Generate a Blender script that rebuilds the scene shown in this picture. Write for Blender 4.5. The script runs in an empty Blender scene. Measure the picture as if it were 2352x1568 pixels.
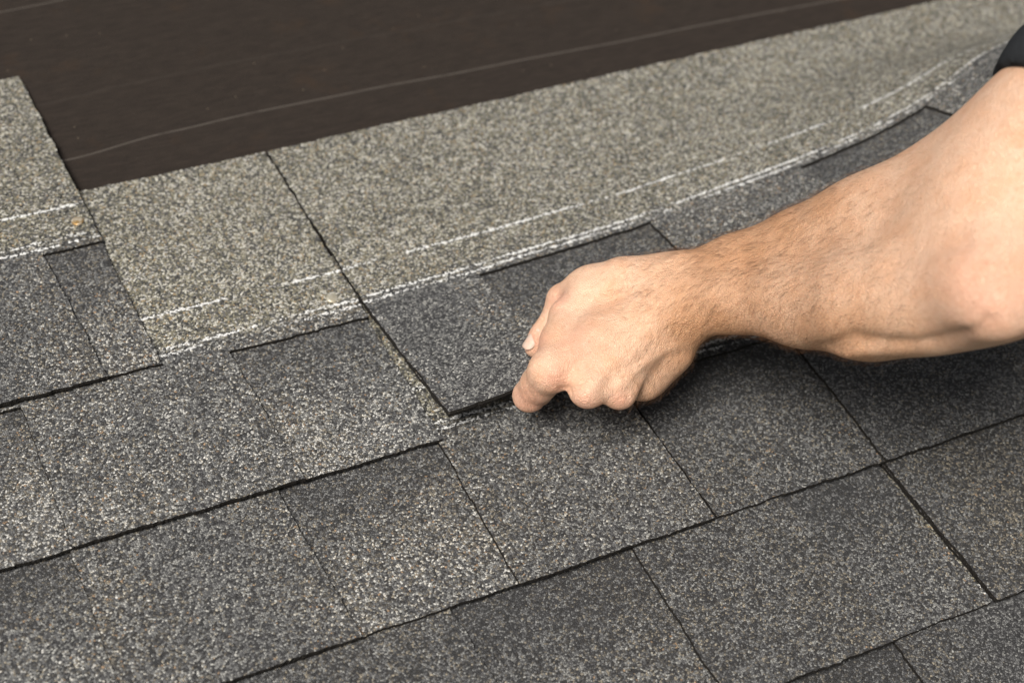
import bpy, bmesh, math, random
import numpy as np
from mathutils import Matrix, Vector

random.seed(7)
rng = np.random.default_rng(7)
scene = bpy.context.scene
col = scene.collection

# ------------------------------------------------------------------ camera, world, sun
# roof coordinates: x along the courses, y up the slope, z away from the roof; the roof is pitched 16 degrees
PITCH = Matrix.Rotation(math.radians(16.0), 4, 'X')
FPX, CX, CY = 4127.33, 1176.0, 784.0            # focal length and centre on a 2352 pixel wide picture
AX_U = np.array([0.88553445, -0.24402486, 0.39532342])
AX_V = np.array([-0.44625843, -0.68337885, 0.57779474])
AX_N = np.array([0.12915938, -0.68807356, -0.71405366])
ROOF = np.array([AX_U, AX_V, AX_N])


def at(x, y, w):
    """roof point at height w that the photograph's pixel (x, y) looks at"""
    r = np.array([x - CX, y - CY, FPX])
    p = ROOF @ (r * (-1.0 / (AX_N @ r)) * (1 - w))
    return np.array([p[0], p[1], w])


def project(P):
    """pixels of the photograph (2352 wide) for roof points"""
    Q = np.asarray(P, float) - np.array([0, 0, 1.0])
    c = Q @ ROOF
    return np.stack([CX + FPX * c[:, 0] / c[:, 2], CY + FPX * c[:, 1] / c[:, 2]], 1)


cam_data = bpy.data.cameras.new('camera')
cam = bpy.data.objects.new('camera', cam_data)
col.objects.link(cam)
M = Matrix.Identity(4)
for i in range(3):
    M[i][0] = ROOF[i][0]
    M[i][1] = -ROOF[i][1]
    M[i][2] = -ROOF[i][2]
M[2][3] = 1.0
cam.matrix_world = PITCH @ M
cam_data.sensor_width = 36.0
cam_data.lens = FPX / 2352 * 36
cam_data.clip_start = 0.01
cam_data.clip_end = 1500
cam_data.dof.use_dof = True
cam_data.dof.focus_distance = 1.29
cam_data.dof.aperture_fstop = 5.0
scene.camera = cam
scene.cycles.use_denoising = True
scene.cycles.denoising_prefilter = 'ACCURATE'

SUN_ROOF = Vector((-0.50, -0.27, 0.82)).normalized()
sun_dir = (PITCH.to_3x3() @ SUN_ROOF).normalized()
world = bpy.data.worlds.new('World')
scene.world = world
world.use_nodes = True
nt = world.node_tree
sky = nt.nodes.new('ShaderNodeTexSky')
sky.sky_type = 'NISHITA'
sky.sun_disc = False
sky.sun_elevation = math.asin(sun_dir.z)
sky.sun_rotation = math.atan2(sun_dir.x, sun_dir.y)
sky.air_density = 1.0
sky.dust_density = 4.0
sky.ozone_density = 1.0
bg = nt.nodes['Background']
bg.inputs['Strength'].default_value = 0.055
haze_grey = nt.nodes.new('ShaderNodeHueSaturation')      # a bright hazy sky, only faintly blue
haze_grey.inputs['Saturation'].default_value = 0.35
nt.links.new(sky.outputs['Color'], haze_grey.inputs['Color'])
nt.links.new(haze_grey.outputs['Color'], bg.inputs['Color'])

sl = bpy.data.lights.new('sun', 'SUN')
sl.energy = 4.3
sl.angle = math.radians(22)
sl.color = (1.0, 0.955, 0.895)
sun = bpy.data.objects.new('sun', sl)
col.objects.link(sun)
sun.rotation_euler = sun_dir.to_track_quat('Z', 'Y').to_euler()
sun.location = (0, 0, 5)

vs = scene.view_settings
vs.view_transform = 'Standard'
vs.look = 'None'
vs.exposure = 0.27
vs.gamma = 1.0
vs.use_curve_mapping = False


# ------------------------------------------------------------------ material helpers
class NT:
    def __init__(self, name):
        self.m = bpy.data.materials.new(name)
        self.m.use_nodes = True
        self.t = self.m.node_tree
        self.b = self.t.nodes['Principled BSDF']

    def n(self, kind, **kw):
        nd = self.t.nodes.new(kind)
        for k, v in kw.items():
            setattr(nd, k, v)
        return nd

    def put(self, sock, v):
        if v is None:
            return
        if isinstance(v, bpy.types.NodeSocket):
            self.t.links.new(v, sock)
        elif isinstance(v, (tuple, list)) and len(v) == 3 and sock.type == 'RGBA':
            sock.default_value = (*v, 1)
        else:
            sock.default_value = v

    def math(self, op, a, b=None, c=None, clamp=False):
        nd = self.n('ShaderNodeMath', operation=op)
        nd.use_clamp = clamp
        for i, v in enumerate((a, b, c)):
            self.put(nd.inputs[i], v)
        return nd.outputs[0]

    def vec(self, op, a, b=None, scale=None):
        nd = self.n('ShaderNodeVectorMath', operation=op)
        self.put(nd.inputs[0], a)
        if b is not None:
            self.put(nd.inputs[1], b)
        if scale is not None:
            self.put(nd.inputs['Scale'], scale)
        return nd.outputs['Value'] if op == 'DOT_PRODUCT' else nd.outputs['Vector']

    def step(self, x, lo, hi, a=0.0, b=1.0):
        nd = self.n('ShaderNodeMapRange', interpolation_type='SMOOTHSTEP')
        self.put(nd.inputs['Value'], x)
        for k, v in (('From Min', lo), ('From Max', hi), ('To Min', a), ('To Max', b)):
            self.put(nd.inputs[k], v)
        return nd.outputs['Result']

    def mix(self, f, a, b, blend='MIX'):
        nd = self.n('ShaderNodeMix', data_type='RGBA', blend_type=blend)
        self.put(nd.inputs[0], f)
        self.put(nd.inputs[6], a)
        self.put(nd.inputs[7], b)
        return nd.outputs[2]

    def noise(self, vec, scale, detail=2.0, rough=0.5):
        nd = self.n('ShaderNodeTexNoise')
        self.put(nd.inputs['Vector'], vec)
        self.put(nd.inputs['Scale'], scale)
        self.put(nd.inputs['Detail'], detail)
        self.put(nd.inputs['Roughness'], rough)
        return nd

    def ramp(self, f, stops, interp='CONSTANT'):
        nd = self.n('ShaderNodeValToRGB')
        cr = nd.color_ramp
        cr.interpolation = interp
        while len(cr.elements) > 1:
            cr.elements.remove(cr.elements[-1])
        cr.elements[0].position = stops[0][0]
        cr.elements[0].color = (*stops[0][1], 1)
        for p, c in stops[1:]:
            e = cr.elements.new(p)
            e.color = (*c, 1)
        self.put(nd.inputs[0], f)
        return nd.outputs[0]

    def bump(self, h, dist, strength=1.0, normal=None):
        nd = self.n('ShaderNodeBump')
        nd.inputs['Distance'].default_value = dist
        nd.inputs['Strength'].default_value = strength
        self.put(nd.inputs['Height'], h)
        if normal is not None:
            self.put(nd.inputs['Normal'], normal)
        return nd.outputs[0]


def granule_material(name, backing):
    k = NT(name)
    uv = k.n('ShaderNodeUVMap', uv_map='sheet').outputs[0]
    sep = k.n('ShaderNodeSeparateXYZ')
    k.put(sep.inputs[0], uv)
    X, S = sep.outputs[0], sep.outputs[1]
    mm = k.vec('SCALE', uv, scale=1000.0)
    warp = k.noise(mm, 0.45, 1.0).outputs['Color']
    p = k.vec('ADD', mm, k.vec('SCALE', k.vec('SUBTRACT', warp, (0.5, 0.5, 0.5)), scale=1.3))
    sc = 1 / 1.5

    def cells(feature, scale, src):
        v = k.n('ShaderNodeTexVoronoi', voronoi_dimensions='2D', feature=feature)
        k.put(v.inputs['Vector'], src)
        v.inputs['Scale'].default_value = scale
        return v
    vor = cells('F1', sc, p)
    edge = cells('DISTANCE_TO_EDGE', sc, p).outputs['Distance']
    rgb = k.n('ShaderNodeSeparateColor')
    k.put(rgb.inputs[0], vor.outputs['Color'])
    r1, r2, r3 = rgb.outputs
    big = k.noise(uv, 9.0, 2.0, 0.55).outputs['Fac']
    mid = k.noise(uv, 38.0, 3.0, 0.6).outputs['Fac']
    # wide drops of colour along the sheet shift the blend lighter or darker
    drop = k.math('ADD', k.math('MULTIPLY', k.math('SUBTRACT', big, 0.5), 0.18), k.math('MULTIPLY', k.math('SUBTRACT', mid, 0.5), 0.20))
    vt = k.n('ShaderNodeCombineXYZ')
    k.put(vt.inputs[0], X)
    tooth = k.math('MULTIPLY', k.math('SUBTRACT', k.noise(vt.outputs[0], 7.0, 0.0).outputs['Fac'], 0.5), 1.8)
    grey = [(0, (0.048, 0.048, 0.049)), (0.24, (0.086, 0.086, 0.087)), (0.46, (0.134, 0.134, 0.133)), (0.66, (0.188, 0.187, 0.180)),
            (0.83, (0.26, 0.258, 0.243)), (0.94, (0.35, 0.345, 0.32)), (0.985, (0.47, 0.46, 0.43))]
    warm = [(0, (0.046, 0.044, 0.042)), (0.26, (0.084, 0.079, 0.071)), (0.50, (0.130, 0.119, 0.101)), (0.68, (0.185, 0.165, 0.132)),
            (0.82, (0.25, 0.22, 0.17)), (0.91, (0.26, 0.18, 0.115)), (0.95, (0.34, 0.315, 0.26)), (0.985, (0.48, 0.455, 0.40))]
    olive = [(0, (0.036, 0.036, 0.034)), (0.20, (0.086, 0.085, 0.076)), (0.38, (0.152, 0.143, 0.111)), (0.58, (0.242, 0.222, 0.160)),
             (0.78, (0.34, 0.32, 0.25)), (0.90, (0.33, 0.25, 0.15)), (0.95, (0.52, 0.50, 0.43))]
    if backing:
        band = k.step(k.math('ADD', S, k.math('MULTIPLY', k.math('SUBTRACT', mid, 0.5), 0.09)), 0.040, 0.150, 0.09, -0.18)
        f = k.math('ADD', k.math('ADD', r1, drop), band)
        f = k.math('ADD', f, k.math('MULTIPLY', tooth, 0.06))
    else:
        zone = k.step(k.math('ADD', S, k.math('MULTIPLY', k.math('SUBTRACT', mid, 0.5), 0.030)), 0.150, 0.164)
        lower = k.math('ADD', k.math('SUBTRACT', r1, 0.0), k.math('MULTIPLY', tooth, 0.12))
        f = k.math('ADD', k.math('ADD', lower, k.math('MULTIPLY', zone, k.math('SUBTRACT', 0.10, k.math('MULTIPLY', tooth, 0.12)))), drop)
    f = k.math('ADD', f, k.n('ShaderNodeAttribute', attribute_type='OBJECT', attribute_name='blend').outputs['Fac'])   # per-sheet tone: paints the light falling off to the lower right
    f = k.math('MINIMUM', k.math('MAXIMUM', f, 0.0), 0.999)
    cg, cw = k.ramp(f, grey), k.ramp(f, warm)
    wfac = k.step(k.math('ADD', r3, k.math('ADD', k.math('MULTIPLY', tooth, 0.8 if not backing else 0.3), k.math('MULTIPLY', k.math('SUBTRACT', big, 0.5), 0.7))), 0.65, 0.71)
    c = k.mix(wfac, cg, cw)
    if not backing:
        co = k.mix(k.step(r3, 0.28, 0.33), k.mix(0.30, cg, cw), k.ramp(f, olive))
        c = k.mix(zone, c, co)
    # small shade changes between grains, black asphalt in the gaps
    c = k.mix(1.0, c, k.ramp(r2, [(0, (0.85, 0.85, 0.85)), (1, (1.15, 1.15, 1.15))], 'LINEAR'), 'MULTIPLY')
    fine = k.noise(mm, 2.2, 1.0).outputs['Fac']
    c = k.mix(1.0, c, k.ramp(fine, [(0.25, (0.8, 0.8, 0.8)), (0.75, (1.2, 1.2, 1.2))], 'LINEAR'), 'MULTIPLY')
    bare = k.step(edge, 0.01, 0.10, 1.0, 0.0)
    c = k.mix(k.math('MULTIPLY', bare, 0.75), c, (0.016, 0.015, 0.014))
    if not backing:
        # chalky sealant lines, broken up grain by grain
        tot = None
        for s0, wob, wid, thr, sd in ((0.1590, 0.0012, 0.0012, 0.43, 3.1), (0.1525, 0.0014, 0.0011, 0.47, 9.7), (0.1960, 0.0012, 0.0012, 0.415, 17.3)):
            vx = k.n('ShaderNodeCombineXYZ')
            k.put(vx.inputs[0], X)
            vx.inputs[1].default_value = sd
            w1 = k.math('SUBTRACT', k.noise(vx.outputs[0], 14.0, 3.0).outputs['Fac'], 0.5)
            d = k.math('ABSOLUTE', k.math('SUBTRACT', k.math('SUBTRACT', S, s0), k.math('MULTIPLY', w1, wob * 4)))
            d = k.math('SUBTRACT', d, k.math('MULTIPLY', k.math('SUBTRACT', r1, 0.5), 0.0026))
            on = k.step(d, wid * 0.55, wid * 1.1, 1.0, 0.0)
            vy = k.n('ShaderNodeCombineXYZ')
            k.put(vy.inputs[0], X)
            vy.inputs[1].default_value = sd + 40
            gate = k.step(k.math('ADD', k.noise(vy.outputs[0], 12.0, 5.0, 0.78).outputs['Fac'], k.math('MULTIPLY', k.math('SUBTRACT', r2, 0.5), 0.10)), thr, thr + 0.09)
            on = k.math('MULTIPLY', on, gate)
            tot = on if tot is None else k.math('MAXIMUM', tot, on)
        c = k.mix(k.math('MULTIPLY', tot, 0.93), c, (0.80, 0.80, 0.78))
    k.put(k.b.inputs['Base Color'], c)
    k.put(k.b.inputs['Roughness'], k.math('ADD', 0.62, k.math('MULTIPLY', r2, 0.3)))
    k.b.inputs['Specular IOR Level'].default_value = 0.28
    # grain relief: domes with random tilted facets
    off = k.vec('SUBTRACT', k.vec('SCALE', p, scale=sc), k.vec('SCALE', vor.outputs['Position'], scale=sc))
    tilt = k.vec('DOT_PRODUCT', off, k.vec('SUBTRACT', vor.outputs['Color'], (0.5, 0.5, 0.5)))
    h = k.math('ADD', k.step(edge, 0.0, 0.22), k.math('ADD', k.math('MULTIPLY', tilt, 1.3), k.math('MULTIPLY', r2, 0.5)))
    nb = k.bump(h, 0.00036, 1.0)
    wav = k.noise(uv, 22.0, 2.0).outputs['Fac']
    k.put(k.b.inputs['Normal'], k.bump(wav, 0.0035, 1.0, nb))
    return k.m


def asphalt_edge():
    k = NT('cut_asphalt_edge')
    tc = k.n('ShaderNodeTexCoord').outputs['Object']
    n = k.noise(tc, 900, 2).outputs['Fac']
    k.put(k.b.inputs['Base Color'], k.ramp(n, [(0.0, (0.010, 0.009, 0.008)), (0.62, (0.016, 0.014, 0.012)), (0.75, (0.09, 0.08, 0.065))], 'LINEAR'))
    k.b.inputs['Roughness'].default_value = 0.8
    k.b.inputs['Specular IOR Level'].default_value = 0.2
    k.put(k.b.inputs['Normal'], k.bump(n, 0.001))
    return k.m


def felt_material():
    k = NT('brown_felt')
    tc = k.n('ShaderNodeTexCoord').outputs['Object']
    sep = k.n('ShaderNodeSeparateXYZ')
    k.put(sep.inputs[0], tc)
    X, Y = sep.outputs[0], sep.outputs[1]
    st = k.vec('MULTIPLY', tc, (60, 420, 60))
    fib = k.noise(st, 1.0, 3, 0.6).outputs['Fac']
    gr = k.noise(tc, 800, 2, 0.6).outputs['Fac']
    blot = k.noise(tc, 16, 4, 0.65).outputs['Fac']
    c = k.ramp(fib, [(0.3, (0.0150, 0.0108, 0.0080)), (0.7, (0.0265, 0.0192, 0.0145))], 'LINEAR')
    c = k.mix(k.step(gr, 0.5, 0.75, 0, 0.35), c, (0.042, 0.033, 0.028))
    c = k.mix(k.step(blot, 0.54, 0.74, 0, 0.6), c, (0.036, 0.0215, 0.0125))
    sp = k.n('ShaderNodeTexVoronoi', voronoi_dimensions='2D', feature='F1')
    k.put(sp.inputs['Vector'], tc)
    sp.inputs['Scale'].default_value = 34
    spc = k.n('ShaderNodeSeparateColor')
    k.put(spc.inputs[0], sp.outputs['Color'])
    c = k.mix(k.math('MULTIPLY', k.step(sp.outputs['Distance'], 0.010, 0.026, 0.5, 0), k.step(spc.outputs[0], 0.80, 0.86)), c, (0.34, 0.27, 0.19))
    sag = k.ramp(k.math('DIVIDE', k.math('SUBTRACT', X, 0.2), 1.2), [(0.0, (0.30,) * 3), (0.085, (0.47,) * 3), (0.16, (0.68,) * 3), (0.233, (0.75,) * 3), (0.32, (0.73,) * 3), (0.41, (0.66,) * 3), (0.58, (0.55,) * 3), (0.77, (0.42,) * 3), (1.0, (0.30,) * 3)], 'EASE')
    sag = k.math('MULTIPLY', k.math('SUBTRACT', sag, 0.60), 0.042)
    # thin printed lay lines
    tot = None
    for y0, wob, wid, amt in ((1.1495, 0.020, 0.0010, 0.9), (1.2215, 0.012, 0.0010, 0.14), (1.3590, 0.006, 0.0010, 0.75), (1.43, 0.012, 0.0010, 0.5), (1.50, 0.01, 0.001, 0.3), (1.57, 0.01, 0.001, 0.7)):
        vx = k.n('ShaderNodeCombineXYZ')
        k.put(vx.inputs[0], X)
        vx.inputs[1].default_value = y0 * 7
        w1 = k.math('SUBTRACT', k.noise(vx.outputs[0], 3.2, 1.0).outputs['Fac'], 0.5)
        d = k.math('ABSOLUTE', k.math('SUBTRACT', k.math('SUBTRACT', Y, y0), k.math('ADD', k.math('MULTIPLY', w1, wob * 0.25), k.math('MULTIPLY', sag, min(1.0, wob * 50)))))
        br = k.noise(vx.outputs[0], 60, 3).outputs['Fac']
        on = k.math('MULTIPLY', k.step(d, wid * 0.5, wid * 1.3, 1, 0), k.math('MULTIPLY', k.step(br, 0.25, 0.5, 0.45, 1), amt))
        tot = on if tot is None else k.math('MAXIMUM', tot, on)
    c = k.mix(k.math('MULTIPLY', tot, 0.85), c, (0.085, 0.073, 0.062))
    k.put(k.b.inputs['Base Color'], c)
    k.b.inputs['Roughness'].default_value = 0.85
    k.b.inputs['Specular IOR Level'].default_value = 0.25
    h = k.math('ADD', k.math('MULTIPLY', fib, 0.5), gr)
    k.put(k.b.inputs['Normal'], k.bump(h, 0.0009, 0.9))
    return k.m


def plain(name, rgb, rough=0.8, spec=0.3, scale=None, amp=0.25, bump=0.0):
    k = NT(name)
    tc = k.n('ShaderNodeTexCoord').outputs['Object']
    n = k.noise(tc, scale or 60, 3, 0.6).outputs['Fac']
    lo = tuple(v * (1 - amp) for v in rgb)
    hi = tuple(v * (1 + amp) for v in rgb)
    k.put(k.b.inputs['Base Color'], k.ramp(n, [(0.25, lo), (0.75, hi)], 'LINEAR'))
    k.b.inputs['Roughness'].default_value = rough
    k.b.inputs['Specular IOR Level'].default_value = spec
    if bump:
        k.put(k.b.inputs['Normal'], k.bump(n, bump))
    return k.m


def skin_material():
    k = NT('skin')
    tc = k.n('ShaderNodeTexCoord').outputs['Object']
    red = k.n('ShaderNodeAttribute', attribute_name='redness').outputs['Fac']
    tan_shade = k.n('ShaderNodeAttribute', attribute_name='tan').outputs['Fac']
    n1 = k.noise(tc, 45, 4, 0.6).outputs['Fac']
    n2 = k.noise(tc, 260, 3, 0.6).outputs['Fac']
    n3 = k.noise(tc, 1100, 2, 0.5).outputs['Fac']
    c = k.mix(k.step(n1, 0.35, 0.7), (0.77, 0.510, 0.360), (0.72, 0.43, 0.280))
    c = k.mix(k.math('MULTIPLY', tan_shade, 0.72), c, (0.44, 0.220, 0.100))
    c = k.mix(k.math('MULTIPLY', red, 0.6), c, (0.66, 0.33, 0.235))
    c = k.mix(k.step(n2, 0.50, 0.75, 0, 0.30), c, (0.48, 0.235, 0.135))
    c = k.mix(k.step(n3, 0.62, 0.8, 0, 0.25), c, (0.40, 0.19, 0.11))
    fr = k.n('ShaderNodeTexVoronoi', voronoi_dimensions='3D', feature='F1')
    k.put(fr.inputs['Vector'], tc)
    fr.inputs['Scale'].default_value = 55
    c = k.mix(k.step(fr.outputs['Distance'], 0.03, 0.08, 0.35, 0), c, (0.30, 0.13, 0.07))
    k.put(k.b.inputs['Base Color'], c)
    k.b.inputs['Subsurface Weight'].default_value = 0.12
    k.b.inputs['Subsurface Radius'].default_value = (1.0, 0.36, 0.2)
    k.b.inputs['Subsurface Scale'].default_value = 0.0035
    k.put(k.b.inputs['Roughness'], k.step(n2, 0.3, 0.7, 0.48, 0.62))
    k.b.inputs['Specular IOR Level'].default_value = 0.32
    pores = k.n('ShaderNodeTexVoronoi', voronoi_dimensions='3D', feature='DISTANCE_TO_EDGE')
    k.put(pores.inputs['Vector'], tc)
    pores.inputs['Scale'].default_value = 620
    h = k.math('ADD', k.step(pores.outputs['Distance'], 0.0, 0.25), k.math('MULTIPLY', n2, 0.6))
    k.put(k.b.inputs['Normal'], k.bump(h, 0.00048, 0.9))
    return k.m


MAT_TOP = granule_material('shingle_granules', False)
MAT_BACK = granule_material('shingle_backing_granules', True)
MAT_EDGE = asphalt_edge()
MAT_FELT = felt_material()
MAT_DECK = plain('plywood', (0.36, 0.25, 0.15), 0.85, 0.2, 30, 0.3)
MAT_SKIN = skin_material()
MAT_SHIRT = plain('dark_tshirt_cotton', (0.030, 0.032, 0.035), 1.0, 0.04, 900, 0.35, 0.0006)
MAT_JEANS = plain('denim', (0.045, 0.065, 0.11), 0.95, 0.15, 900, 0.35, 0.0006)
MAT_SHOE = plain('boot_leather', (0.10, 0.06, 0.035), 0.7, 0.3, 90, 0.3)
MAT_HAIR = plain('brown_hair', (0.075, 0.036, 0.016), 0.5, 0.4, 80, 0.3)
MAT_ARMHAIR = plain('arm_hair_brown', (0.11, 0.050, 0.02), 0.5, 0.4, 80, 0.3)


# ------------------------------------------------------------------ object helpers
BASE = {}


def link(name, verts, faces, mats, parent=None, base=(0, 0, 0), smooth=False, fmat=None, uv=None):
    """one mesh object; verts are roof coordinates; base is where its origin sits on the roof"""
    b = np.array(BASE[parent.name] if parent is not None else base, float)
    me = bpy.data.meshes.new(name)
    me.from_pydata((np.asarray(verts, float) - b).tolist(), [], [list(map(int, f)) for f in faces])
    for m in (mats if isinstance(mats, (list, tuple)) else [mats]):
        me.materials.append(m)
    if fmat is not None:
        me.polygons.foreach_set('material_index', np.asarray(fmat, np.int32))
    if smooth:
        me.polygons.foreach_set('use_smooth', [True] * len(me.polygons))
    if uv is not None:
        lay = me.uv_layers.new(name='sheet')
        li = np.empty(len(me.loops), np.int32)
        me.loops.foreach_get('vertex_index', li)
        lay.data.foreach_set('uv', np.asarray(uv, np.float32)[li].ravel())
    me.update()
    o = bpy.data.objects.new(name, me)
    col.objects.link(o)
    if parent is not None:
        o.parent = parent
    else:
        o.matrix_world = PITCH @ Matrix.Translation(Vector(b))
    BASE[o.name] = tuple(b)
    return o


# ------------------------------------------------------------------ roof deck and underlayment
def box(x0, x1, y0, y1, z0, z1):
    v = [(x, y, z) for z in (z0, z1) for y in (y0, y1) for x in (x0, x1)]
    f = [(0, 2, 3, 1), (4, 5, 7, 6), (0, 1, 5, 4), (2, 6, 7, 3), (0, 4, 6, 2), (1, 3, 7, 5)]
    return v, f


TOP_T, BACK_T = 0.0031, 0.0031           # the two layers of a laminated shingle
KSL = 0.0064 / 0.1395                    # each sheet slopes a little as it laps over the one below
HEIGHT = 0.358
DECK_Z = -0.0204

v, f = box(-0.9, 2.3, -0.55, 2.3, DECK_Z - 0.022, DECK_Z - 0.0022)
roof = link('roof', v, f, MAT_DECK)
roof['kind'] = 'structure'
# the ground far below the eaves, out to the horizon
gm = NT('lawn')
gtc = gm.n('ShaderNodeTexCoord').outputs['Object']
gm.put(gm.b.inputs['Base Color'], gm.ramp(gm.noise(gtc, 0.8, 6, 0.7).outputs['Fac'], [(0.3, (0.045, 0.07, 0.022)), (0.7, (0.085, 0.105, 0.04))], 'LINEAR'))
gm.b.inputs['Roughness'].default_value = 0.95
ground = link('ground', [(-450, -450, 0), (450, -450, 0), (450, 450, 0), (-450, 450, 0)], [(0, 1, 2, 3)], gm.m)
ground.matrix_world = Matrix.Translation((0, 0, -3.6))
ground['kind'] = 'structure'
# felt with faint ripples along its printed lines
nx, ny = 120, 110
xs, ys = np.linspace(-0.9, 2.3, nx), np.linspace(-0.55, 2.3, ny)
GX, GY = np.meshgrid(xs, ys, indexing='ij')
rip = 0.0011 * np.sin(GX * 5.1 + 2.0 * np.sin(GY * 3.0)) * np.sin(GY * 9.0 + 1.5 * np.sin(GX * 2.2)) + 0.0007 * np.sin(GY * 31 + GX * 2.0)
rip = np.where(GY > 1.10, rip * np.clip((GY - 1.10) / 0.03, 0, 1), 0)
fv = np.stack([GX.ravel(), GY.ravel(), (DECK_Z - 0.0008 + np.clip(rip, -0.001, 0.002)).ravel()], 1)
idx = np.arange(nx * ny).reshape(nx, ny)
ff = np.stack([idx[:-1, :-1], idx[1:, :-1], idx[1:, 1:], idx[:-1, 1:]], -1).reshape(-1, 4)
under = link('underlayment', fv, ff, MAT_FELT, parent=roof, smooth=True)
under['label'] = 'dark brown roofing felt with faint printed lines above the shingles'


# ------------------------------------------------------------------ shingles
def wander(n, step):
    """uneven cut edge: a slow wander plus grain-sized teeth"""
    a = rng.normal(0, 1, n)
    m = max(3, int(0.03 / step))
    ker = np.hanning(m)
    ker /= ker.sum()
    slow = np.convolve(rng.normal(0, 1, n + m), ker, 'same')[:n] * math.sqrt(m)
    return a * 0.00028 + slow * 0.00030


def run(p, q, step, rough=1.0):
    p, q = np.array(p, float), np.array(q, float)
    L = np.linalg.norm(q - p)
    n = max(2, int(L / step))
    t = np.arange(n) / n
    d = (q - p) / L
    nrm = np.array([-d[1], d[0]])
    off = wander(n, step) * rough
    off[0] = 0
    return p + np.outer(t, q - p) + np.outer(off, nrm)


def sheet_outline(corners, step, rough=1.0):
    return np.vstack([run(corners[i], corners[(i + 1) % len(corners)], step, rough) for i in range(len(corners))])


def top_corners(u0, u1, gaps, gtop, slant=0.005, height=None):
    """counter-clockwise outline of the toothed upper sheet, s = 0 at its lower edge"""
    pts = []
    cur = u0
    start_in_gap = any(abs(g[0] - u0) < 1e-6 for g in gaps)
    if not start_in_gap:
        pts.append((u0, 0))
    for a, b in gaps:
        if a <= u0 + 1e-6:
            pts += [(u0, gtop)]
        else:
            pts += [(a + slant, 0), (a, gtop)]
        if b >= u1 - 1e-6:
            pts += [(u1, gtop)]
        else:
            pts += [(b, gtop), (b - slant, 0)]
    if not any(abs(g[1] - u1) < 1e-6 for g in gaps):
        pts.append((u1, 0))
    pts += [(u1, height or HEIGHT), (u0, height or HEIGHT)]
    return pts


def slab(poly, v0, zoff, thick, uoff, soff, vs=1.0):
    """a flat sheet of the given outline lying on the roof, its lower edge at v0"""
    n = len(poly)
    s = poly[:, 1]
    top = np.stack([poly[:, 0], v0 + s, -KSL * s + zoff], 1)
    bot = top - np.array([0, 0, thick])
    faces = [list(range(n)), list(range(2 * n - 1, n - 1, -1))] + [[i, n + i, n + (i + 1) % n, (i + 1) % n] for i in range(n)]
    uv = np.stack([poly[:, 0] + uoff, s], 1)
    return np.vstack([top, bot]), faces, [0, 1] + [1] * n, np.vstack([uv, uv])


def lay_shingle(v0, u0, u1, gaps, gtop=0.146, step=0.0017, uoff=None, blend=0.0, height=None):
    uoff = rng.integers(5, 90) * 3.1 if uoff is None else uoff
    lift = rng.uniform(0, 0.0002)
    poly = sheet_outline(top_corners(u0 + 0.0008, u1 - 0.0008, [(max(a, u0 + 0.0008), min(b, u1 - 0.0008)) for a, b in gaps], gtop, height=height), step)
    v, f, m, uv = slab(poly, v0, lift, TOP_T, uoff, 0)
    o = link('shingle', v, f, [MAT_TOP, MAT_EDGE], parent=roof, fmat=m, uv=uv)
    bp = sheet_outline([(u0 + 0.0012, 0.0018), (u1 - 0.0012, 0.0018), (u1 - 0.0012, 0.172), (u0 + 0.0012, 0.172)], step)
    v, f, m, uv = slab(bp, v0, lift - TOP_T - 0.0001, BACK_T - 0.0002, uoff + 51.7, 0)
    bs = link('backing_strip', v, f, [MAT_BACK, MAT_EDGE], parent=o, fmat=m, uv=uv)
    o['blend'] = bs['blend'] = blend  # lighter at upper left, darker at lower right: light falloff put into the granules
    return o


VA, VB, VD, VF, VG = 0.879, 0.7385, 0.6005, 0.4615, 0.322
# topmost course, at the left
lay_shingle(VA, -0.70, 0.2965, [(-0.62, -0.50), (-0.36, -0.21), (-0.06, 0.105), (0.248, 0.2965)], blend=0.02, height=0.378)
# second course: the fixed sheet; the sheet in the hand carries on to its right
lay_shingle(VB, -0.54, 0.4625, [(-0.44, -0.29), (-0.13, 0.0), (0.03, 0.188), (0.347, 0.4625)], gtop=0.139, blend=0.07)
# third course
lay_shingle(VD, -0.384, 0.6160, [(-0.26, -0.12), (0.02, 0.182), (0.331, 0.459)], blend=0.01, uoff=33.37)
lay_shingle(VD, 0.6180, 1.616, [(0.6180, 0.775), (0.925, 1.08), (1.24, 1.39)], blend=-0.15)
# fourth course
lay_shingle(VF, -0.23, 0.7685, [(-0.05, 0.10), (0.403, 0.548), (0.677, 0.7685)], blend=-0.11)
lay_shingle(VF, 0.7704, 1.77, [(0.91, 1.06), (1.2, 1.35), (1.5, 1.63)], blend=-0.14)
# fifth course and the ones below the picture
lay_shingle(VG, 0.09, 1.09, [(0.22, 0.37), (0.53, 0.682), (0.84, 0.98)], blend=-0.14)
lay_shingle(VG, -0.91, 0.09, [(-0.6, -0.45), (-0.3, -0.15)], step=0.004)
lay_shingle(VG, 1.09, 2.09, [(1.2, 1.35), (1.5, 1.65)], step=0.004)
for row in range(1, 6):
    off = (-0.225, -0.07, 0.09)[row % 3]
    for i in range(2):
        a = off + i
        lay_shingle(VG - 0.1395 * row, a, a + 1.0, [(a + 0.15, a + 0.3), (a + 0.45, a + 0.6), (a + 0.75, a + 0.9)], step=0.005)

# ------------------------------------------------------------------ the sheet being lifted
UK = np.array([0.462, 0.53, 0.60, 0.70, 0.79, 0.876, 0.96, 1.02, 1.08, 1.20, 1.47])
T0 = np.array([0.13, 0.101, 0.063, 0.039, 0.016, 0.007, 0.004, 0.008, 0.013, 0.018, 0.02])
WD = np.array([0.14, 0.14, 0.14, 0.14, 0.13, 0.12, 0.11, 0.10, 0.10, 0.10, 0.10])
TE = np.array([0.147, 0.112, 0.108, 0.133, 0.180, 0.235, 0.322, 0.44, 0.644, 0.82, 0.92])


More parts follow.
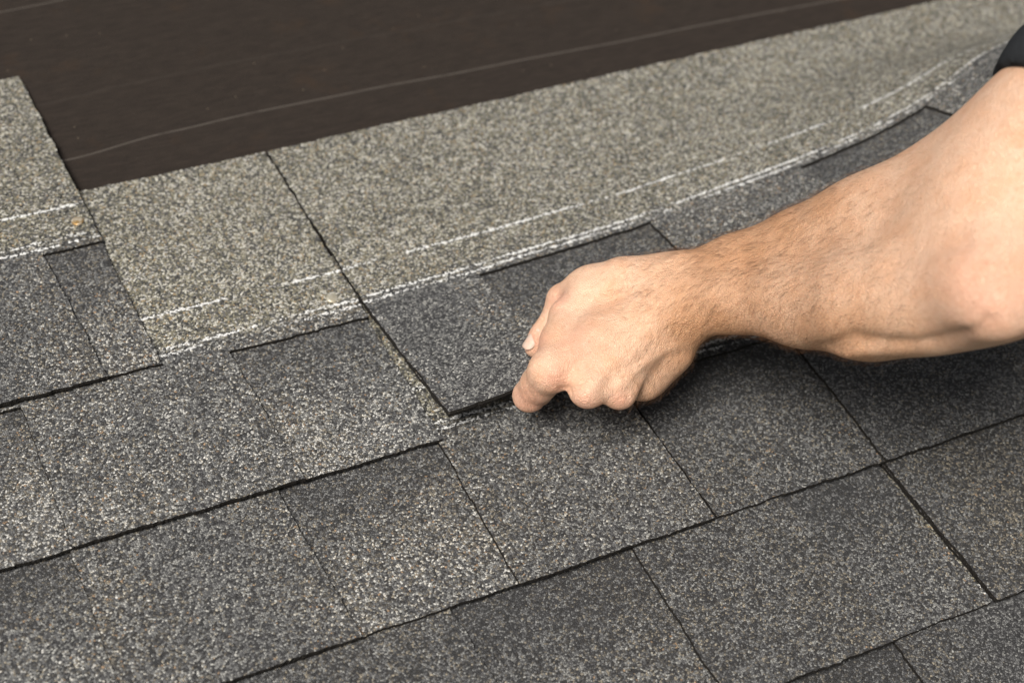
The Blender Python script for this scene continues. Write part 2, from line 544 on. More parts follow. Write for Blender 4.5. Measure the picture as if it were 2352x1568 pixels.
def make_bend():
    us = np.linspace(0.45, 1.48, 207)
    ts = np.linspace(0, HEIGHT, 177)
    def sm(a):
        k = np.array([1, 2, 3, 4, 3, 2, 1.0])
        k = np.convolve(k, k)
        k /= k.sum()
        n = len(k) // 2
        return np.convolve(np.pad(a, n, mode='edge'), k, 'valid')
    t0, wd, te = (sm(np.interp(us, UK, q)) for q in (T0, WD, TE))
    x = np.clip((ts[None, :] - t0[:, None]) / wd[:, None], 0, 1)
    y = np.clip((ts[None, :] - 0.220) / 0.085, 0, 1)
    pull = 0.42 * np.exp(-((us - 0.65) / np.where(us < 0.65, 0.10, 0.17)) ** 2)           # where the fingers raise the edge
    th = te[:, None] * (x * x * (3 - 2 * x)) + pull[:, None] * (y * y * (3 - 2 * y)) + KSL
    dt = ts[1] - ts[0]
    cs, sn = np.cos(th), np.sin(th)
    V = np.concatenate([np.zeros((len(us), 1)), np.cumsum((cs[:, 1:] + cs[:, :-1]) / 2 * dt, 1)], 1)
    W = np.concatenate([np.zeros((len(us), 1)), np.cumsum((sn[:, 1:] + sn[:, :-1]) / 2 * dt, 1)], 1)
    return us, ts, V, W, th


BU, BT, BV, BW, BTH = make_bend()


def bend(u, s, dz=0.0):
    """position on the lifted sheet at distance s from its lower edge"""
    u, s = np.asarray(u, float), np.asarray(s, float)
    over = np.maximum(s - HEIGHT, 0)
    t = np.clip(HEIGHT - s, 0, HEIGHT)
    fi = np.clip((u - BU[0]) / (BU[1] - BU[0]), 0, len(BU) - 1.001)
    fj = np.clip(t / (BT[1] - BT[0]), 0, len(BT) - 1.001)
    i, j = fi.astype(int), fj.astype(int)
    a, b = fi - i, fj - j
    g = lambda A: A[i, j] * (1 - a) * (1 - b) + A[i + 1, j] * a * (1 - b) + A[i, j + 1] * (1 - a) * b + A[i + 1, j + 1] * a * b
    th = g(BTH)
    vv = VB + HEIGHT + over - g(BV) + dz * np.sin(th)
    ww = -KSL * HEIGHT + g(BW) + dz * np.cos(th) - KSL * over * 0.5
    return np.stack([u, vv, ww], -1)


def bent_sheet(patches, zoff, thick, uoff, cell=0.003):
    """patches: (corner 00, 10, 11, 01) in (u, s); grids with rough outer borders, given top, bottom and rims"""
    V, F, MI, UV = [], [], [], []
    for (c, rough) in patches:
        c = [np.array(q, float) for q in c]
        nu = max(2, int(np.linalg.norm(c[1] - c[0]) / cell))
        ns = max(2, int(np.linalg.norm(c[3] - c[0]) / cell))
        a = np.linspace(0, 1, nu + 1)[:, None, None]
        b = np.linspace(0, 1, ns + 1)[None, :, None]
        P = c[0] * (1 - a) * (1 - b) + c[1] * a * (1 - b) + c[2] * a * b + c[3] * (1 - a) * b
        bo, ri, to, le = rough
        if bo: P[1:-1, 0, 1] += wander(nu - 1, cell)
        if to: P[1:-1, -1, 1] += wander(nu - 1, cell)
        if le: P[0, 1:-1, 0] += wander(ns - 1, cell)
        if ri: P[-1, 1:-1, 0] += wander(ns - 1, cell)
        Pf = P.reshape(-1, 2)
        top, bot = bend(Pf[:, 0], Pf[:, 1], zoff), bend(Pf[:, 0], Pf[:, 1], zoff - thick)
        n0 = sum(len(q) for q in V)
        N = len(Pf)
        ix = np.arange(N).reshape(nu + 1, ns + 1)
        q = np.stack([ix[:-1, :-1], ix[1:, :-1], ix[1:, 1:], ix[:-1, 1:]], -1).reshape(-1, 4)
        V += [top, bot]
        UV += [Pf + (uoff, 0)] * 2
        F += (q + n0).tolist() + (q[:, ::-1] + n0 + N).tolist()
        MI += [0] * len(q) + [1] * len(q)
        rims = []
        if bo: rims.append(ix[:, 0])
        if ri: rims.append(ix[-1, :])
        if to: rims.append(ix[::-1, -1])
        if le: rims.append(ix[0, ::-1])
        for r in rims:
            for x, y in zip(r[:-1], r[1:]):
                F.append([n0 + x, n0 + N + x, n0 + N + y, n0 + y])
                MI.append(1)
    return np.vstack(V), F, MI, np.vstack(UV)


UL, UR, GT = 0.4640, 1.462, 0.146
gapsC = [(0.562, 0.722), (0.871, 1.005), (1.16, 1.31)]
patches = [(((UL, GT), (UR, GT), (UR, HEIGHT + 0.013), (UL, HEIGHT)), (True, True, True, True))]
cur = UL
sl_ = 0.005
for a, b in gapsC + [(UR, None)]:
    last = b is None
    patches.append((((cur - (0 if cur == UL else sl_), 0), (a + (0 if last else sl_), 0), (a, GT), (cur, GT)), (True, True, False, True)))
    cur = b
v, f, m, uv = bent_sheet(patches, 0.0, TOP_T, 217.43)
loose = link('shingle', v, f, [MAT_TOP, MAT_EDGE], base=(UL, VB + HEIGHT, -KSL * HEIGHT), fmat=m, uv=uv, smooth=False)
loose['label'] = 'loose grey asphalt shingle whose lower edge is lifted by the hand'
loose['category'] = 'shingle'
loose['blend'] = 0.05
v, f, m, uv = bent_sheet([(((UL + 0.001, 0.0018), (UR, 0.0018), (UR, 0.172), (UL + 0.001, 0.172)), (True, True, True, True))], -TOP_T - 0.0001, BACK_T - 0.0002, 301.9)
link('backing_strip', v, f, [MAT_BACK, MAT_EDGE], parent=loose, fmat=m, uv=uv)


# ------------------------------------------------------------------ nails
def nail_mat(name, a, b, sc, seed):
    k = NT(name)
    tc = k.n('ShaderNodeTexCoord').outputs['Object']
    n = k.noise(k.vec('ADD', tc, (seed, seed, 0)), sc, 3, 0.6).outputs['Fac']
    k.put(k.b.inputs['Base Color'], k.ramp(n, [(0.42, a), (0.58, b)], 'LINEAR'))
    k.b.inputs['Metallic'].default_value = 0.45
    k.b.inputs['Roughness'].default_value = 0.42
    k.put(k.b.inputs['Normal'], k.bump(n, 0.0006))
    return k.m


def nail(sh, px, py, s, mat, r, tilt, name='nail'):
    c = at(px, py, -KSL * s)
    ring, n = [], 28
    prof = [(0.0, 0.0013), (0.45, 0.00125), (0.80, 0.0010), (0.96, 0.0006), (1.0, 0.0001), (0.97, -0.0006)]
    vs_, fs = [], []
    for k_, (rr, z) in enumerate(prof):
        for i in range(n):
            a = 2 * math.pi * i / n
            wob = 1 + 0.02 * math.sin(3 * a + 1)
            x, y = rr * r * wob * math.cos(a), rr * r * wob * math.sin(a)
            vs_.append((c[0] + x, c[1] + y, c[2] + z + tilt[0] * x + tilt[1] * y))
    for k_ in range(len(prof) - 1):
        for i in range(n):
            fs.append((k_ * n + i, (k_ + 1) * n + i, (k_ + 1) * n + (i + 1) % n, k_ * n + (i + 1) % n))
    return link(name, vs_, fs, mat, parent=sh, smooth=True)


sheets = [o for o in bpy.data.objects if o.name.startswith('shingle')]
shA, shB = sheets[0], sheets[1]
na = nail(shA, 178, 508, 0.166, nail_mat('rusty_nail_head', (0.30, 0.18, 0.06), (0.50, 0.44, 0.34), 190, 0.3), 0.0050, (0.05, -0.03))
na['label'] = 'rust-stained flat nail head'
nb_ = nail(shB, 763, 685, 0.162, nail_mat('pale_nail_head', (0.40, 0.36, 0.27), (0.50, 0.47, 0.39), 160, 2.1), 0.0048, (-0.03, 0.02))
nb_['label'] = 'pale flat nail head'


# ------------------------------------------------------------------ the person: blended round-cone volumes, meshed
class Field:
    def __init__(self, lo, hi, h):
        self.lo, self.h = np.array(lo, float), h
        self.n = np.ceil((np.array(hi) - self.lo) / h).astype(int) + 1
        self.d = np.full(self.n, 0.08, np.float32)

    def region(self, lo, hi):
        a = np.clip(np.floor((np.array(lo) - self.lo) / self.h).astype(int), 0, self.n)
        b = np.clip(np.ceil((np.array(hi) - self.lo) / self.h).astype(int) + 1, 0, self.n)
        if np.any(b <= a):
            return None
        sl = tuple(slice(i, j) for i, j in zip(a, b))
        ax = [self.lo[i] + self.h * np.arange(a[i], b[i], dtype=np.float32) for i in range(3)]
        return sl, np.meshgrid(*ax, indexing='ij', sparse=True)

    def blend(self, sl, q, k):
        d = self.d[sl]
        if k <= 0:
            self.d[sl] = np.minimum(d, q)
        else:
            hh = np.maximum(k - np.abs(d - q), 0) / k
            self.d[sl] = np.minimum(d, q) - hh * hh * k * 0.25

    def cone(self, a, b, ra, rb, k=0.01):
        a, b = np.array(a, float), np.array(b, float)
        m = max(ra, rb) + k + 0.03
        reg = self.region(np.minimum(a, b) - m, np.maximum(a, b) + m)
        if reg is None:
            return
        sl, (X, Y, Z) = reg
        e = b - a
        L2 = max(e @ e, 1e-12)
        t = np.clip(((X - a[0]) * e[0] + (Y - a[1]) * e[1] + (Z - a[2]) * e[2]) / L2, 0, 1)
        q = np.sqrt((X - a[0] - t * e[0]) ** 2 + (Y - a[1] - t * e[1]) ** 2 + (Z - a[2] - t * e[2]) ** 2) - (ra + (rb - ra) * t)
        self.blend(sl, q.astype(np.float32), k)

    def chain(self, pts, k=0.01):
        for p, q in zip(pts[:-1], pts[1:]):
            self.cone(p[0], q[0], p[1], q[1], k)

    def ball(self, c, r, k=0.01):
        self.cone(c, c, r, r, k)

    def ell(self, c, r, k=0.01):
        c, r = np.array(c, float), np.array(r, float)
        reg = self.region(c - r - k - 0.03, c + r + k + 0.03)
        if reg is None:
            return
        sl, (X, Y, Z) = reg
        q = (np.sqrt(((X - c[0]) / r[0]) ** 2 + ((Y - c[1]) / r[1]) ** 2 + ((Z - c[2]) / r[2]) ** 2) - 1) * r.min()
        self.blend(sl, q.astype(np.float32), k)

    def cut(self, p, n):
        """keep only the side the normal points away from"""
        p, n = np.array(p, float), np.array(n, float)
        n = n / np.linalg.norm(n)
        X, Y, Z = [(self.lo[i] + self.h * np.arange(self.n[i], dtype=np.float32)).reshape([-1 if j == i else 1 for j in range(3)]) for i in range(3)]
        q = (X - p[0]) * n[0] + (Y - p[1]) * n[1] + (Z - p[2]) * n[2]
        self.d = np.maximum(self.d, q.astype(np.float32))

    def mesh(self):
        d = self.d.copy()
        for ax in range(3):
            for e in (0, -1):
                s = [slice(None)] * 3
                s[ax] = e
                d[tuple(s)] = np.abs(d[tuple(s)]) + 1e-4
        ins = d < 0
        n = np.array(d.shape)
        cnt = np.zeros(n - 1, np.int8)
        for i in (0, 1):
            for j in (0, 1):
                for k in (0, 1):
                    cnt += ins[i:n[0] - 1 + i, j:n[1] - 1 + j, k:n[2] - 1 + k]
        act = np.argwhere((cnt > 0) & (cnt < 8))
        vid = np.full(n - 1, -1, np.int64)
        vid[tuple(act.T)] = np.arange(len(act))
        acc = np.zeros((len(act), 3))
        num = np.zeros(len(act))
        C = [(i, j, k) for i in (0, 1) for j in (0, 1) for k in (0, 1)]
        for a in C:
            for ax in range(3):
                if a[ax]:
                    continue
                b = list(a)
                b[ax] = 1
                da = d[act[:, 0] + a[0], act[:, 1] + a[1], act[:, 2] + a[2]]
                db = d[act[:, 0] + b[0], act[:, 1] + b[1], act[:, 2] + b[2]]
                x = (da < 0) != (db < 0)
                t = np.where(x, da / np.where(x, da - db, 1), 0)
                p = np.array(a, float)[None, :].repeat(len(act), 0)
                p[:, ax] = t
                acc += p * x[:, None]
                num += x
        V = self.lo + self.h * (act + acc / num[:, None])
        F = []
        for ax in range(3):
            o1, o2 = (ax + 1) % 3, (ax + 2) % 3
            s0, s1 = [slice(None)] * 3, [slice(None)] * 3
            s0[ax], s1[ax] = slice(0, -1), slice(1, None)
            A, B = ins[tuple(s0)], ins[tuple(s1)]
            for flip, mask in ((False, A & ~B), (True, ~A & B)):
                e = np.argwhere(mask)
                e = e[(e[:, o1] > 0) & (e[:, o2] > 0)]
                q = []
                for (p, r) in ((1, 1), (0, 1), (0, 0), (1, 0)):
                    c = e.copy()
                    c[:, o1] -= p
                    c[:, o2] -= r
                    q.append(vid[tuple(c.T)])
                q = np.stack(q, 1)
                F.append(q[:, ::-1] if flip else q)
        return V, np.vstack(F)


def vnormals(V, F):
    nrm = np.zeros_like(V)
    fn = np.cross(V[F[:, 2]] - V[F[:, 0]], V[F[:, 3]] - V[F[:, 1]])
    for i in range(4):
        np.add.at(nrm, F[:, i], fn)
    return nrm / np.maximum(np.linalg.norm(nrm, axis=1, keepdims=True), 1e-12)


def relax(V, F, it, lam=0.5):
    for _ in range(it):
        acc = np.zeros_like(V)
        num = np.zeros(len(V))
        for i in range(4):
            np.add.at(acc, F[:, i], V[F[:, (i + 1) % 4]] + V[F[:, (i + 3) % 4]])
            np.add.at(num, F[:, i], 2)
        V = V + lam * (acc / num[:, None] - V)
    return V


A3 = lambda *a: at(*a)
W0 = A3(1548, 690, 0.106)
mcp2, mcp3, mcp4, mcp5 = A3(1262, 853, 0.078), A3(1350, 894, 0.078), A3(1423, 900, 0.073), A3(1478, 872, 0.064)
back_dir = np.array([0.36, 0.50, -0.66])           # away from the viewer
back_dir /= np.linalg.norm(back_dir)
tcmc, tmcp, tip_j, ttip = A3(1425, 650, 0.098), A3(1294, 690, 0.066), A3(1263, 752, 0.047), A3(1229, 797, 0.034)
pip2 = A3(1216, 908, 0.040)
dip2, tip2 = pip2 + (0.020, 0.016, -0.021), pip2 + (0.036, 0.032, -0.026)

arm = Field((0.485, 0.40, -0.004), (0.86, 0.83, 0.60), 0.0019)
# palm and back of the hand
for q, r0, r1 in ((mcp2, 0.0165, 0.0120), (mcp3, 0.0165, 0.0118), (mcp4, 0.016, 0.0112), (mcp5, 0.0155, 0.0105)):
    arm.cone(W0 + (q - W0) * 0.12, q, r0 - 0.002, r1, 0.012)
mid = (mcp2 + mcp5) / 2
arm.cone(W0 + back_dir * 0.006, mid + (W0 - mid) * 0.18 + back_dir * 0.016, 0.0165, 0.017, 0.018)
arm.cone(W0 + (mcp2 - W0) * 0.35 + back_dir * 0.012, mcp2 + (W0 - mcp2) * 0.15 + back_dir * 0.012, 0.017, 0.013, 0.015)
arm.cone(W0 + (mcp5 - W0) * 0.25 + back_dir * 0.012, mcp5 + back_dir * 0.012, 0.0155, 0.013, 0.015)
# knuckles
arm.ball(mcp2, 0.0115, 0.008); arm.ball(mcp3, 0.0125, 0.007); arm.ball(mcp4, 0.0115, 0.006); arm.ball(mcp5, 0.0105, 0.006)
# thumb with the muscle web towards the forefinger
arm.cone(A3(1490, 655, 0.103), tcmc, 0.0155, 0.0160, 0.015)
arm.chain([(tcmc, 0.0160), ((tcmc + tmcp) / 2, 0.0150), (tmcp, 0.0128)], 0.012)
arm.cone((tcmc + tmcp) / 2, mcp2 + (W0 - mcp2) * 0.35, 0.013, 0.012, 0.018)
arm.chain([(A3(1345, 690, 0.086), 0.0125), (A3(1304, 728, 0.080), 0.0120), (A3(1284, 782, 0.079), 0.0118), (mcp2, 0.0115)], 0.010)
arm.chain([(mcp5, 0.0105), (A3(1498, 845, 0.064), 0.0135), (A3(1540, 802, 0.078), 0.0150), (A3(1562, 748, 0.094), 0.0140)], 0.012)
arm.chain([(tmcp, 0.0118), ((tmcp + tip_j) / 2, 0.0098), (tip_j, 0.0100), (tip_j * 0.5 + ttip * 0.5, 0.0100), (ttip, 0.0082)], 0.004)
# forefinger under the lifted edge
arm.chain([(mcp2, 0.0125), ((mcp2 + pip2) / 2, 0.0122), (pip2, 0.0116)], 0.007)
arm.chain([(pip2, 0.0112), ((pip2 + dip2) / 2, 0.0090), (dip2, 0.0090), (tip2, 0.0072)], 0.005)
# the other fingers fold away below the edge
for q, dv, sc, r in ((mcp3, 0.0, 1.0, 0.0098), (mcp4, 0.0, 0.95, 0.0092), (mcp5, 0.0, 0.80, 0.0082)):
    ray = q - np.array([0, 0, 1.0])
    p1 = q + ray / np.linalg.norm(ray) * 0.042 * sc + np.array([0.244, 0.683, 0.688]) * 0.004
    p2 = p1 + np.array([0.010, 0.016, -0.026]) * sc
    p3 = p2 + np.array([0.010, 0.020, -0.004]) * sc
    for p in (p1, p2, p3):
        p[2] = max(p[2], 0.007 + r * 0.8)
    arm.chain([(q, r * 1.08), ((q + p1) / 2, r * 0.98), (p1, r * 1.02), (p2, r * 0.9), (p3, r * 0.75)], 0.004)
# wrist and forearm: a thumb-side and a little-finger-side mass
chA = [(A3(1500, 655, 0.104), 0.0165), (A3(1560, 648, 0.110), 0.0160), (A3(1700, 616, 0.137), 0.0216), (A3(1850, 573, 0.168), 0.0280),
       (A3(2000, 530, 0.205), 0.0370), (A3(2130, 500, 0.235), 0.0415), (A3(2260, 430, 0.265), 0.0440), (A3(2400, 350, 0.310), 0.044)]
chB = [(A3(1535, 718, 0.103), 0.0140), (A3(1585, 708, 0.107), 0.0142), (A3(1700, 690, 0.132), 0.0195), (A3(1850, 692, 0.163), 0.0295),
       (A3(2000, 692, 0.203), 0.0370), (A3(2130, 682, 0.238), 0.0345), (A3(2240, 672, 0.268), 0.0260), (A3(2340, 650, 0.290), 0.028)]
arm.chain(chA, 0.022)
arm.chain(chB, 0.022)
arm.chain([(A3(1700, 653, 0.122), 0.0230), (A3(1900, 640, 0.155), 0.033), (A3(2130, 600, 0.215), 0.042), (A3(2290, 570, 0.270), 0.042)], 0.02)
arm.ball(A3(1590, 697, 0.110), 0.0115, 0.012)                       # ulna head
arm.ball(A3(2306, 712, 0.290), 0.0180, 0.020)                       # point of the elbow
arm.ball(A3(2255, 655, 0.292), 0.024, 0.03)
elb = A3(2330, 548, 0.278)
up_arm = np.array([0.754, 0.24, 0.61])
hem, sho = elb + up_arm * 0.074, elb + up_arm * 0.31
arm.chain([(elb, 0.048), (hem, 0.0545), (sho, 0.060)], 0.05)
arm.ball(A3(2310, 520, 0.276), 0.040, 0.05)
V, F = arm.mesh()
V = relax(V, F, 2, 0.4)
soft = np.interp(project(V)[:, 0], [1600, 1740, 1900, 2100], [0.0, 0.45, 0.8, 1.0]) * (V[:, 2] > 0.08)
for _ in range(220):                         # ease the forearm into the upper arm
    V = V + soft[:, None] * (relax(V, F, 1, 0.5) - V)
N = vnormals(V, F)
PX = project(V)
view = np.array([0, 0, 1.0]) - V
view /= np.linalg.norm(view, axis=1, keepdims=True)
facing = np.clip((np.sum(N * view, 1) - 0.02) / 0.25, 0, 1)


def stroke_dist(P, line):
    best = np.full(len(P), 1e9)
    line = np.array(line, float)
    for a, b in zip(line[:-1], line[1:]):
        e = b - a
        t = np.clip(((P - a) @ e) / (e @ e), 0, 1)
        best = np.minimum(best, np.linalg.norm(P - a - t[:, None] * e, axis=1))
    return best


STROKES = [
    ([(1402, 900), (1430, 873), (1452, 855), (1484, 829), (1520, 808), (1552, 796)], 0.0016, 8),     # standing vein over the back of the hand
    ([(1388, 906), (1408, 880), (1436, 852), (1470, 828), (1500, 805)], -0.0010, 12),
    ([(1360, 880), (1392, 850), (1430, 800), (1480, 755)], 0.0008, 10),
    ([(1300, 900), (1322, 886), (1334, 870)], -0.0028, 13),
    ([(1310, 820), (1360, 770), (1430, 720)], 0.0006, 12),
    ([(1440, 905), (1462, 880), (1490, 850)], -0.0014, 9),
    ([(1500, 618), (1530, 603), (1565, 585)], 0.0014, 7),
    ([(1480, 640), (1470, 660), (1490, 690), (1510, 705)], -0.0007, 6),
    ([(1530, 640), (1545, 670), (1560, 700)], 0.0006, 8),
    ([(1395, 690), (1440, 675), (1470, 640)], 0.0006, 8),
    ([(1270, 712), (1292, 706), (1310, 712)], -0.0012, 6),
    ([(1500, 770), (1540, 755), (1585, 750)], -0.0008, 10),
    ([(1885, 806), (1958, 776), (2032, 789), (2107, 795), (2201, 771)], -0.0030, 14),
    ([(1900, 822), (1980, 806), (2050, 806), (2130, 800)], 0.0020, 9),
    ([(1830, 600), (1950, 560), (2060, 520), (2130, 480)], -0.0014, 30),
    ([(2060, 585), (2140, 560), (2200, 545)], -0.0030, 26),
    ([(1880, 660), (1960, 645), (2040, 650)], -0.0010, 30),
    ([(1900, 720), (1990, 705), (2080, 710)], 0.0010, 30),
    ([(2220, 770), (2250, 755), (2268, 735)], -0.0018, 12),
    ([(1452, 640), (1470, 668), (1492, 690)], -0.0005, 4),
    ([(1475, 625), (1500, 660), (1520, 700), (1530, 730)], -0.0006, 5),
    ([(1335, 850), (1385, 790), (1450, 735), (1510, 705)], 0.0007, 7),
    ([(1420, 870), (1455, 815), (1500, 770), (1545, 735)], 0.0007, 7),
    ([(1620, 600), (1700, 590), (1790, 560)], 0.0006, 10),
    ([(1640, 640), (1720, 645), (1800, 630), (1880, 600)], 0.0004, 14),
    ([(1262, 868), (1276, 880), (1284, 892)], -0.0006, 4),
    ([(1238, 752), (1252, 746), (1262, 750)], -0.0006, 3),
    ([(1234, 760), (1248, 756), (1258, 760)], -0.0006, 3),
    ([(1205, 905), (1215, 917), (1222, 930)], -0.0009, 3),
    ([(1212, 899), (1222, 911), (1230, 924)], -0.0008, 3),
]
disp = np.zeros(len(V))
for line, amp, sig in STROKES:
    disp += amp * np.exp(-(stroke_dist(PX, line) / sig) ** 2 / 2)
und = 0.00022 * np.sin(V[:, 0] * 210 + 2 * np.sin(V[:, 1] * 130)) * np.sin(V[:, 1] * 190 + V[:, 2] * 160)
V = V + N * ((disp + und) * facing)[:, None]
N = vnormals(V, F)
PX = project(V)


def blob(pts, sig):
    r = np.zeros(len(PX))
    for x, y, s in pts:
        r = np.maximum(r, np.exp(-((PX[:, 0] - x) ** 2 + (PX[:, 1] - y) ** 2) / (2 * (s * sig) ** 2)))
    return r


red = blob([(1275, 872, 1.0), (1208, 920, 1.2), (1230, 930, 1.0), (1346, 925, 0.9), (1424, 922, 0.8), (1230, 780, 0.9), (1285, 690, 0.8), (2275, 660, 3.0), (1330, 800, 1.4)], 26)
tan_shade = np.interp(PX[:, 0], [1380, 1480, 1560, 1700, 1850, 2050, 2200], [0.10, 0.35, 0.75, 0.72, 0.5, 0.25, 0.10])
tan_shade = np.clip(tan_shade + 0.45 * blob([(1580, 740, 1.0), (1640, 760, 1.0), (1650, 560, 1.0), (1720, 545, 1.2), (1800, 515, 1.2), (1880, 470, 1.2), (1950, 800, 2.0), (2080, 800, 1.5)], 42), 0, 1)  # brown arm edges, plus painted shade at the wrist fold

# rest of the body (outside the picture): kneeling beside the work, facing up the slope
right = np.array([0.885, -0.446, 0.129])
chest = sho + right * 0.21 + np.array([0.02, -0.03, -0.02])
sho_r = sho + right * 0.40
pel = np.array([1.24, 0.02, 0.36])
neck = chest + np.array([0.02, 0.06, 0.20])
head = neck + np.array([-0.02, 0.085, 0.065])
bod = Field((0.55, -0.45, -0.02), (1.80, 0.95, 1.05), 0.0085)
bod.cone(neck - (0, 0.02, 0.06), neck + (0, 0.03, 0.05), 0.062, 0.055, 0.03)
bod.ell(head, (0.075, 0.098, 0.115), 0.02)
bod.cone(head + (-0.01, 0.085, -0.01), head + (-0.012, 0.108, -0.028), 0.010, 0.014, 0.012)
bod.cone(head + (-0.01, 0.06, -0.095), head + (-0.01, 0.075, -0.09), 0.035, 0.025, 0.03)
for s in (-1, 1):
    bod.ell(head + np.array([s * 0.077, -0.005, -0.005]), (0.012, 0.022, 0.032), 0.006)
hold = bend(1.36, 0.01)
elr = (sho_r + hold) / 2 + np.array([0.10, -0.05, -0.08])
wr = hold + np.array([0.0, -0.045, 0.03])
bod.chain([(chest, 0.09), (sho_r, 0.058), (elr, 0.048), (elr * 0.6 + wr * 0.4, 0.046), (wr, 0.030), (hold + (0, -0.01, 0.018), 0.026)], 0.02)
bod.cone(hold + (-0.03, -0.01, 0.016), hold + (-0.045, 0.03, 0.014), 0.011, 0.009, 0.01)
for dx in (-0.02, 0.0, 0.02, 0.038):
    bod.chain([(hold + (dx, -0.02, 0.0), 0.0115), (hold + (dx, -0.015, -0.025), 0.0105), (hold + (dx, 0.02, -0.022), 0.009)], 0.004)
bod.chain([(chest, 0.10), (pel, 0.11)], 0.05)
bod.cone(sho, chest, 0.045, 0.08, 0.03)
Vb, Fb = bod.mesh()
Vb = relax(Vb, Fb, 1)
nA = len(V)
allV, allF = np.vstack([V, Vb]), np.vstack([F, Fb + nA])
pbase = np.array([1.17, 0.05, DECK_Z + 0.02])
person = link('person', allV, allF, MAT_SKIN, base=pbase, smooth=True)
person['label'] = 'person in a dark short-sleeved t-shirt lifting a shingle edge with bare left hand'
person['category'] = 'person'
for nm, arr in (('redness', red), ('tan', tan_shade)):
    at_ = person.data.attributes.new(nm, 'FLOAT', 'POINT')
    full = np.zeros(len(allV), np.float32)
    full[:nA] = arr
    full[nA:] = 0.2
    at_.data.foreach_set('value', full)

# t-shirt
sh = Field((0.50, -0.30, 0.15), (1.75, 0.95, 1.0), 0.0065)
hdir = (sho - hem) / np.linalg.norm(sho - hem)
hem_n = np.array(hem - elb)
hem_n /= np.linalg.norm(hem_n)
sh.chain([(hem - hem_n * 0.03, 0.081), (hem + hem_n * 0.03, 0.079), (sho, 0.074)], 0.01)
sh.cut(hem + hem_n * 0.002, -hem_n)
sh.chain([(sho, 0.074), (chest + (0, 0, 0.03), 0.115)], 0.05)
sh.chain([(chest + (0, 0, 0.03), 0.115), (sho_r, 0.074), (sho_r * 0.55 + elr * 0.45, 0.066)], 0.05)
sh.chain([(chest, 0.135), ((chest + pel) / 2 + (0.0, 0.0, 0.02), 0.140), (pel, 0.145)], 0.06)
sh.cone(chest + right * 0.06, pel + right * 0.05, 0.12, 0.13, 0.06)
sh.cone(chest - right * 0.05, pel - right * 0.05, 0.12, 0.13, 0.06)
Vs, Fs = sh.mesh()
Vs = relax(Vs, Fs, 2)
Ns = vnormals(Vs, Fs)
Vs = Vs + Ns * (0.004 * np.sin(Vs[:, 0] * 40 + 4 * np.sin(Vs[:, 2] * 17)) * np.sin(Vs[:, 1] * 30 + Vs[:, 2] * 25))[:, None]
link('t_shirt', Vs, Fs, MAT_SHIRT, parent=person, smooth=True)
# trousers, kneeling
tr = Field((0.85, -0.62, -0.03), (1.75, 0.55, 0.56), 0.009)
GZ = 0.004
for s in (-1, 1):
    hip = pel + right * 0.085 * s + np.array([0, 0, -0.02])
    knee = np.array([pel[0] + 0.02 + 0.12 * s, 0.34, 0.072 + GZ])
    ank = np.array([knee[0] + 0.01, -0.04, 0.058 + GZ])
    tr.chain([(hip, 0.100), (hip * 0.5 + knee * 0.5, 0.088), (knee, 0.070)], 0.03)
    tr.chain([(knee, 0.068), (knee * 0.6 + ank * 0.4, 0.062), (ank, 0.052)], 0.02)
tr.cone(pel - right * 0.06, pel + right * 0.06, 0.135, 0.135, 0.04)
Vt, Ft = tr.mesh()
link('trousers', relax(Vt, Ft, 2), Ft, MAT_JEANS, parent=person, smooth=True)
for s in (-1, 1):
    bo = Field((0.9, -0.48, -0.03), (1.6, 0.0, 0.25), 0.007)
    ax_ = pel[0] + 0.03 + 0.12 * s
    bo.chain([(np.array([ax_, -0.06, 0.062]), 0.05), (np.array([ax_, -0.15, 0.07]), 0.048), (np.array([ax_, -0.16, 0.042]), 0.040)], 0.02)
    bo.chain([(np.array([ax_, -0.16, 0.10]), 0.038), (np.array([ax_, -0.17, 0.045]), 0.044)], 0.02)
    Vq, Fq = bo.mesh()
    link('boot', Vq, Fq, MAT_SHOE, parent=person, smooth=True)
hr = Field((0.9, 0.3, 0.5), (1.5, 1.0, 1.1), 0.007)
hr.ell(head + (0, -0.012, 0.018), (0.084, 0.104, 0.112), 0.01)
hr.cut(head + (0, 0.045, 0.03), (0, 0.75, -0.66))
Vh, Fh = hr.mesh()
link('hair', Vh, Fh, MAT_HAIR, parent=person, smooth=True)

# thumbnail: a thin curved plate set on the back of the thumb tip
td = (ttip - tip_j) / np.linalg.norm(ttip - tip_j)
nout = np.array([-0.78, 0.18, 0.60])
nout -= td * (nout @ td)
nout /= np.linalg.norm(nout)
side = np.cross(td, nout)
nv, nf = [], []
na_, nl = 12, 12
ctr = ttip - td * 0.0035
for layer in (0.0, -0.0007):
    for i in range(nl + 1):
        q = i / nl
        y = -0.0100 + 0.0185 * q
        half = 0.0070 * (1 - max(0, (q - 0.72) / 0.28) ** 2.2 * 0.55) * (1 - max(0, (0.22 - q) / 0.22) ** 2 * 0.45)
        rr = 0.0101 - 0.0012 * q ** 2
        for j in range(na_ + 1):
            x = -half + 2 * half * j / na_
            ang = x / 0.0072
            p = ctr + td * y + side * (0.0072 * math.sin(ang)) + nout * (rr - 0.0072 * (1 - math.cos(ang)) + layer + 0.0004)
            nv.append(p)
w_ = na_ + 1
n1 = (nl + 1) * w_
for i in range(nl):
    for j in range(na_):
        a = i * w_ + j
        nf.append((a, a + 1, a + w_ + 1, a + w_))
        nf.append((n1 + a, n1 + a + w_, n1 + a + w_ + 1, n1 + a + 1))
rim = [j for j in range(w_)] + [i * w_ + na_ for i in range(1, nl + 1)] + [nl * w_ + j for j in range(na_ - 1, -1, -1)] + [i * w_ for i in range(nl - 1, 0, -1)]
for a, b in zip(rim, rim[1:] + rim[:1]):
    nf.append((b, a, n1 + a, n1 + b))


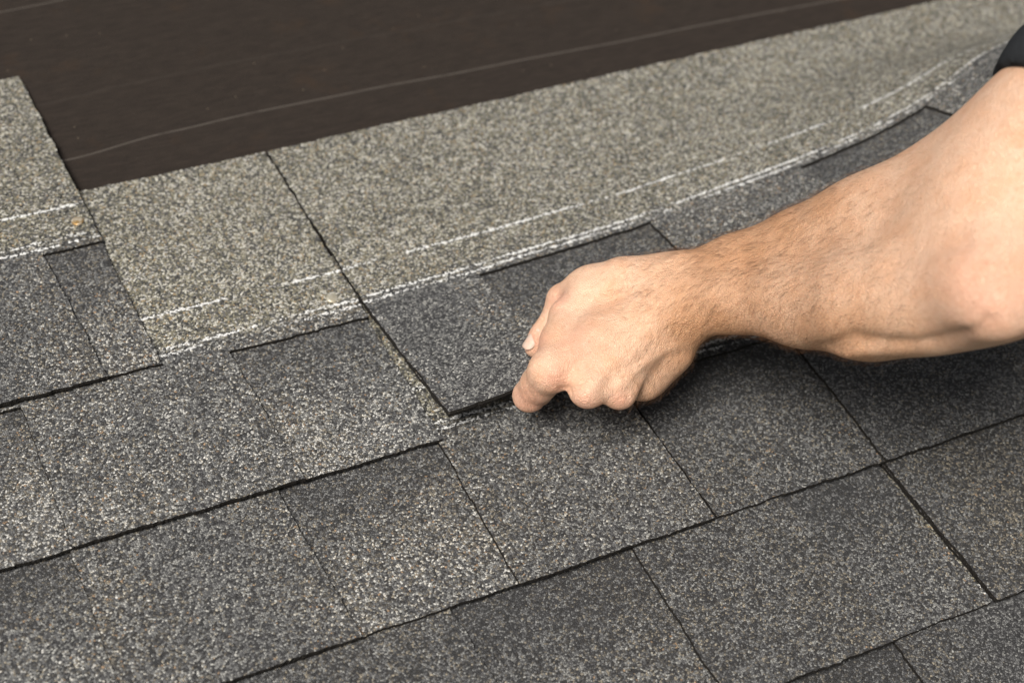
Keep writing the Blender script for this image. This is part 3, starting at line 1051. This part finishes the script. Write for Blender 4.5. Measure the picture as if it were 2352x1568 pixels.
def nail_plate():
    k = NT('fingernail')
    tc = k.n('ShaderNodeTexCoord').outputs['Object']
    n = k.noise(tc, 260, 3).outputs['Fac']
    k.put(k.b.inputs['Base Color'], k.ramp(n, [(0.3, (0.54, 0.385, 0.305)), (0.7, (0.60, 0.45, 0.365))], 'LINEAR'))
    k.b.inputs['Roughness'].default_value = 0.3
    k.b.inputs['Subsurface Weight'].default_value = 0.2
    k.b.inputs['Subsurface Scale'].default_value = 0.002
    return k.m


link('thumbnail', nv, nf, nail_plate(), parent=person, smooth=True)

# fine hair on the wrist and forearm
wgt = np.interp(PX[:, 0], [1330, 1420, 1520, 1600, 1780, 1900, 2050, 2150], [0.0, 0.25, 0.8, 1.0, 0.9, 0.55, 0.2, 0.0])
wgt *= (np.sum(N * view, 1) > -0.35)
pick = rng.choice(nA, 6500, p=wgt / wgt.sum())
hv, hf = [], []
dist_dir = (W0 - A3(2130, 600, 0.22))
dist_dir /= np.linalg.norm(dist_dir)
down = np.array([-0.244, -0.683, -0.688])
for i in pick:
    n_ = N[i]
    d = dist_dir * rng.uniform(0.3, 1.0) + down * rng.uniform(0.2, 1.0) + rng.normal(0, 0.25, 3)
    d -= n_ * (d @ n_)
    d /= np.linalg.norm(d) + 1e-9
    L = rng.uniform(0.004, 0.010)
    r = rng.uniform(0.00004, 0.00008)
    sd = np.cross(d, n_)
    p = V[i] + rng.normal(0, 0.0008, 3) - n_ * 0.0008
    b = len(hv)
    for q, h_ in ((0, 0.0), (0.5, 0.0018), (1.0, 0.0022)):
        c = p + d * L * q + n_ * (h_ + 0.0006) * rng.uniform(0.7, 1.3) - 0
        rr = r * (1 - 0.8 * q)
        hv += [c + sd * rr, c - sd * rr * 0.5 + n_ * rr * 0.87, c - sd * rr * 0.5 - n_ * rr * 0.87]
    for lv in (0, 3):
        for e in range(3):
            x, y = b + lv + e, b + lv + (e + 1) % 3
            hf.append((x, y, y + 3, x + 3))
ah = link('arm_hair', hv, hf, MAT_ARMHAIR, parent=person, smooth=True)
ah['kind'] = 'stuff'
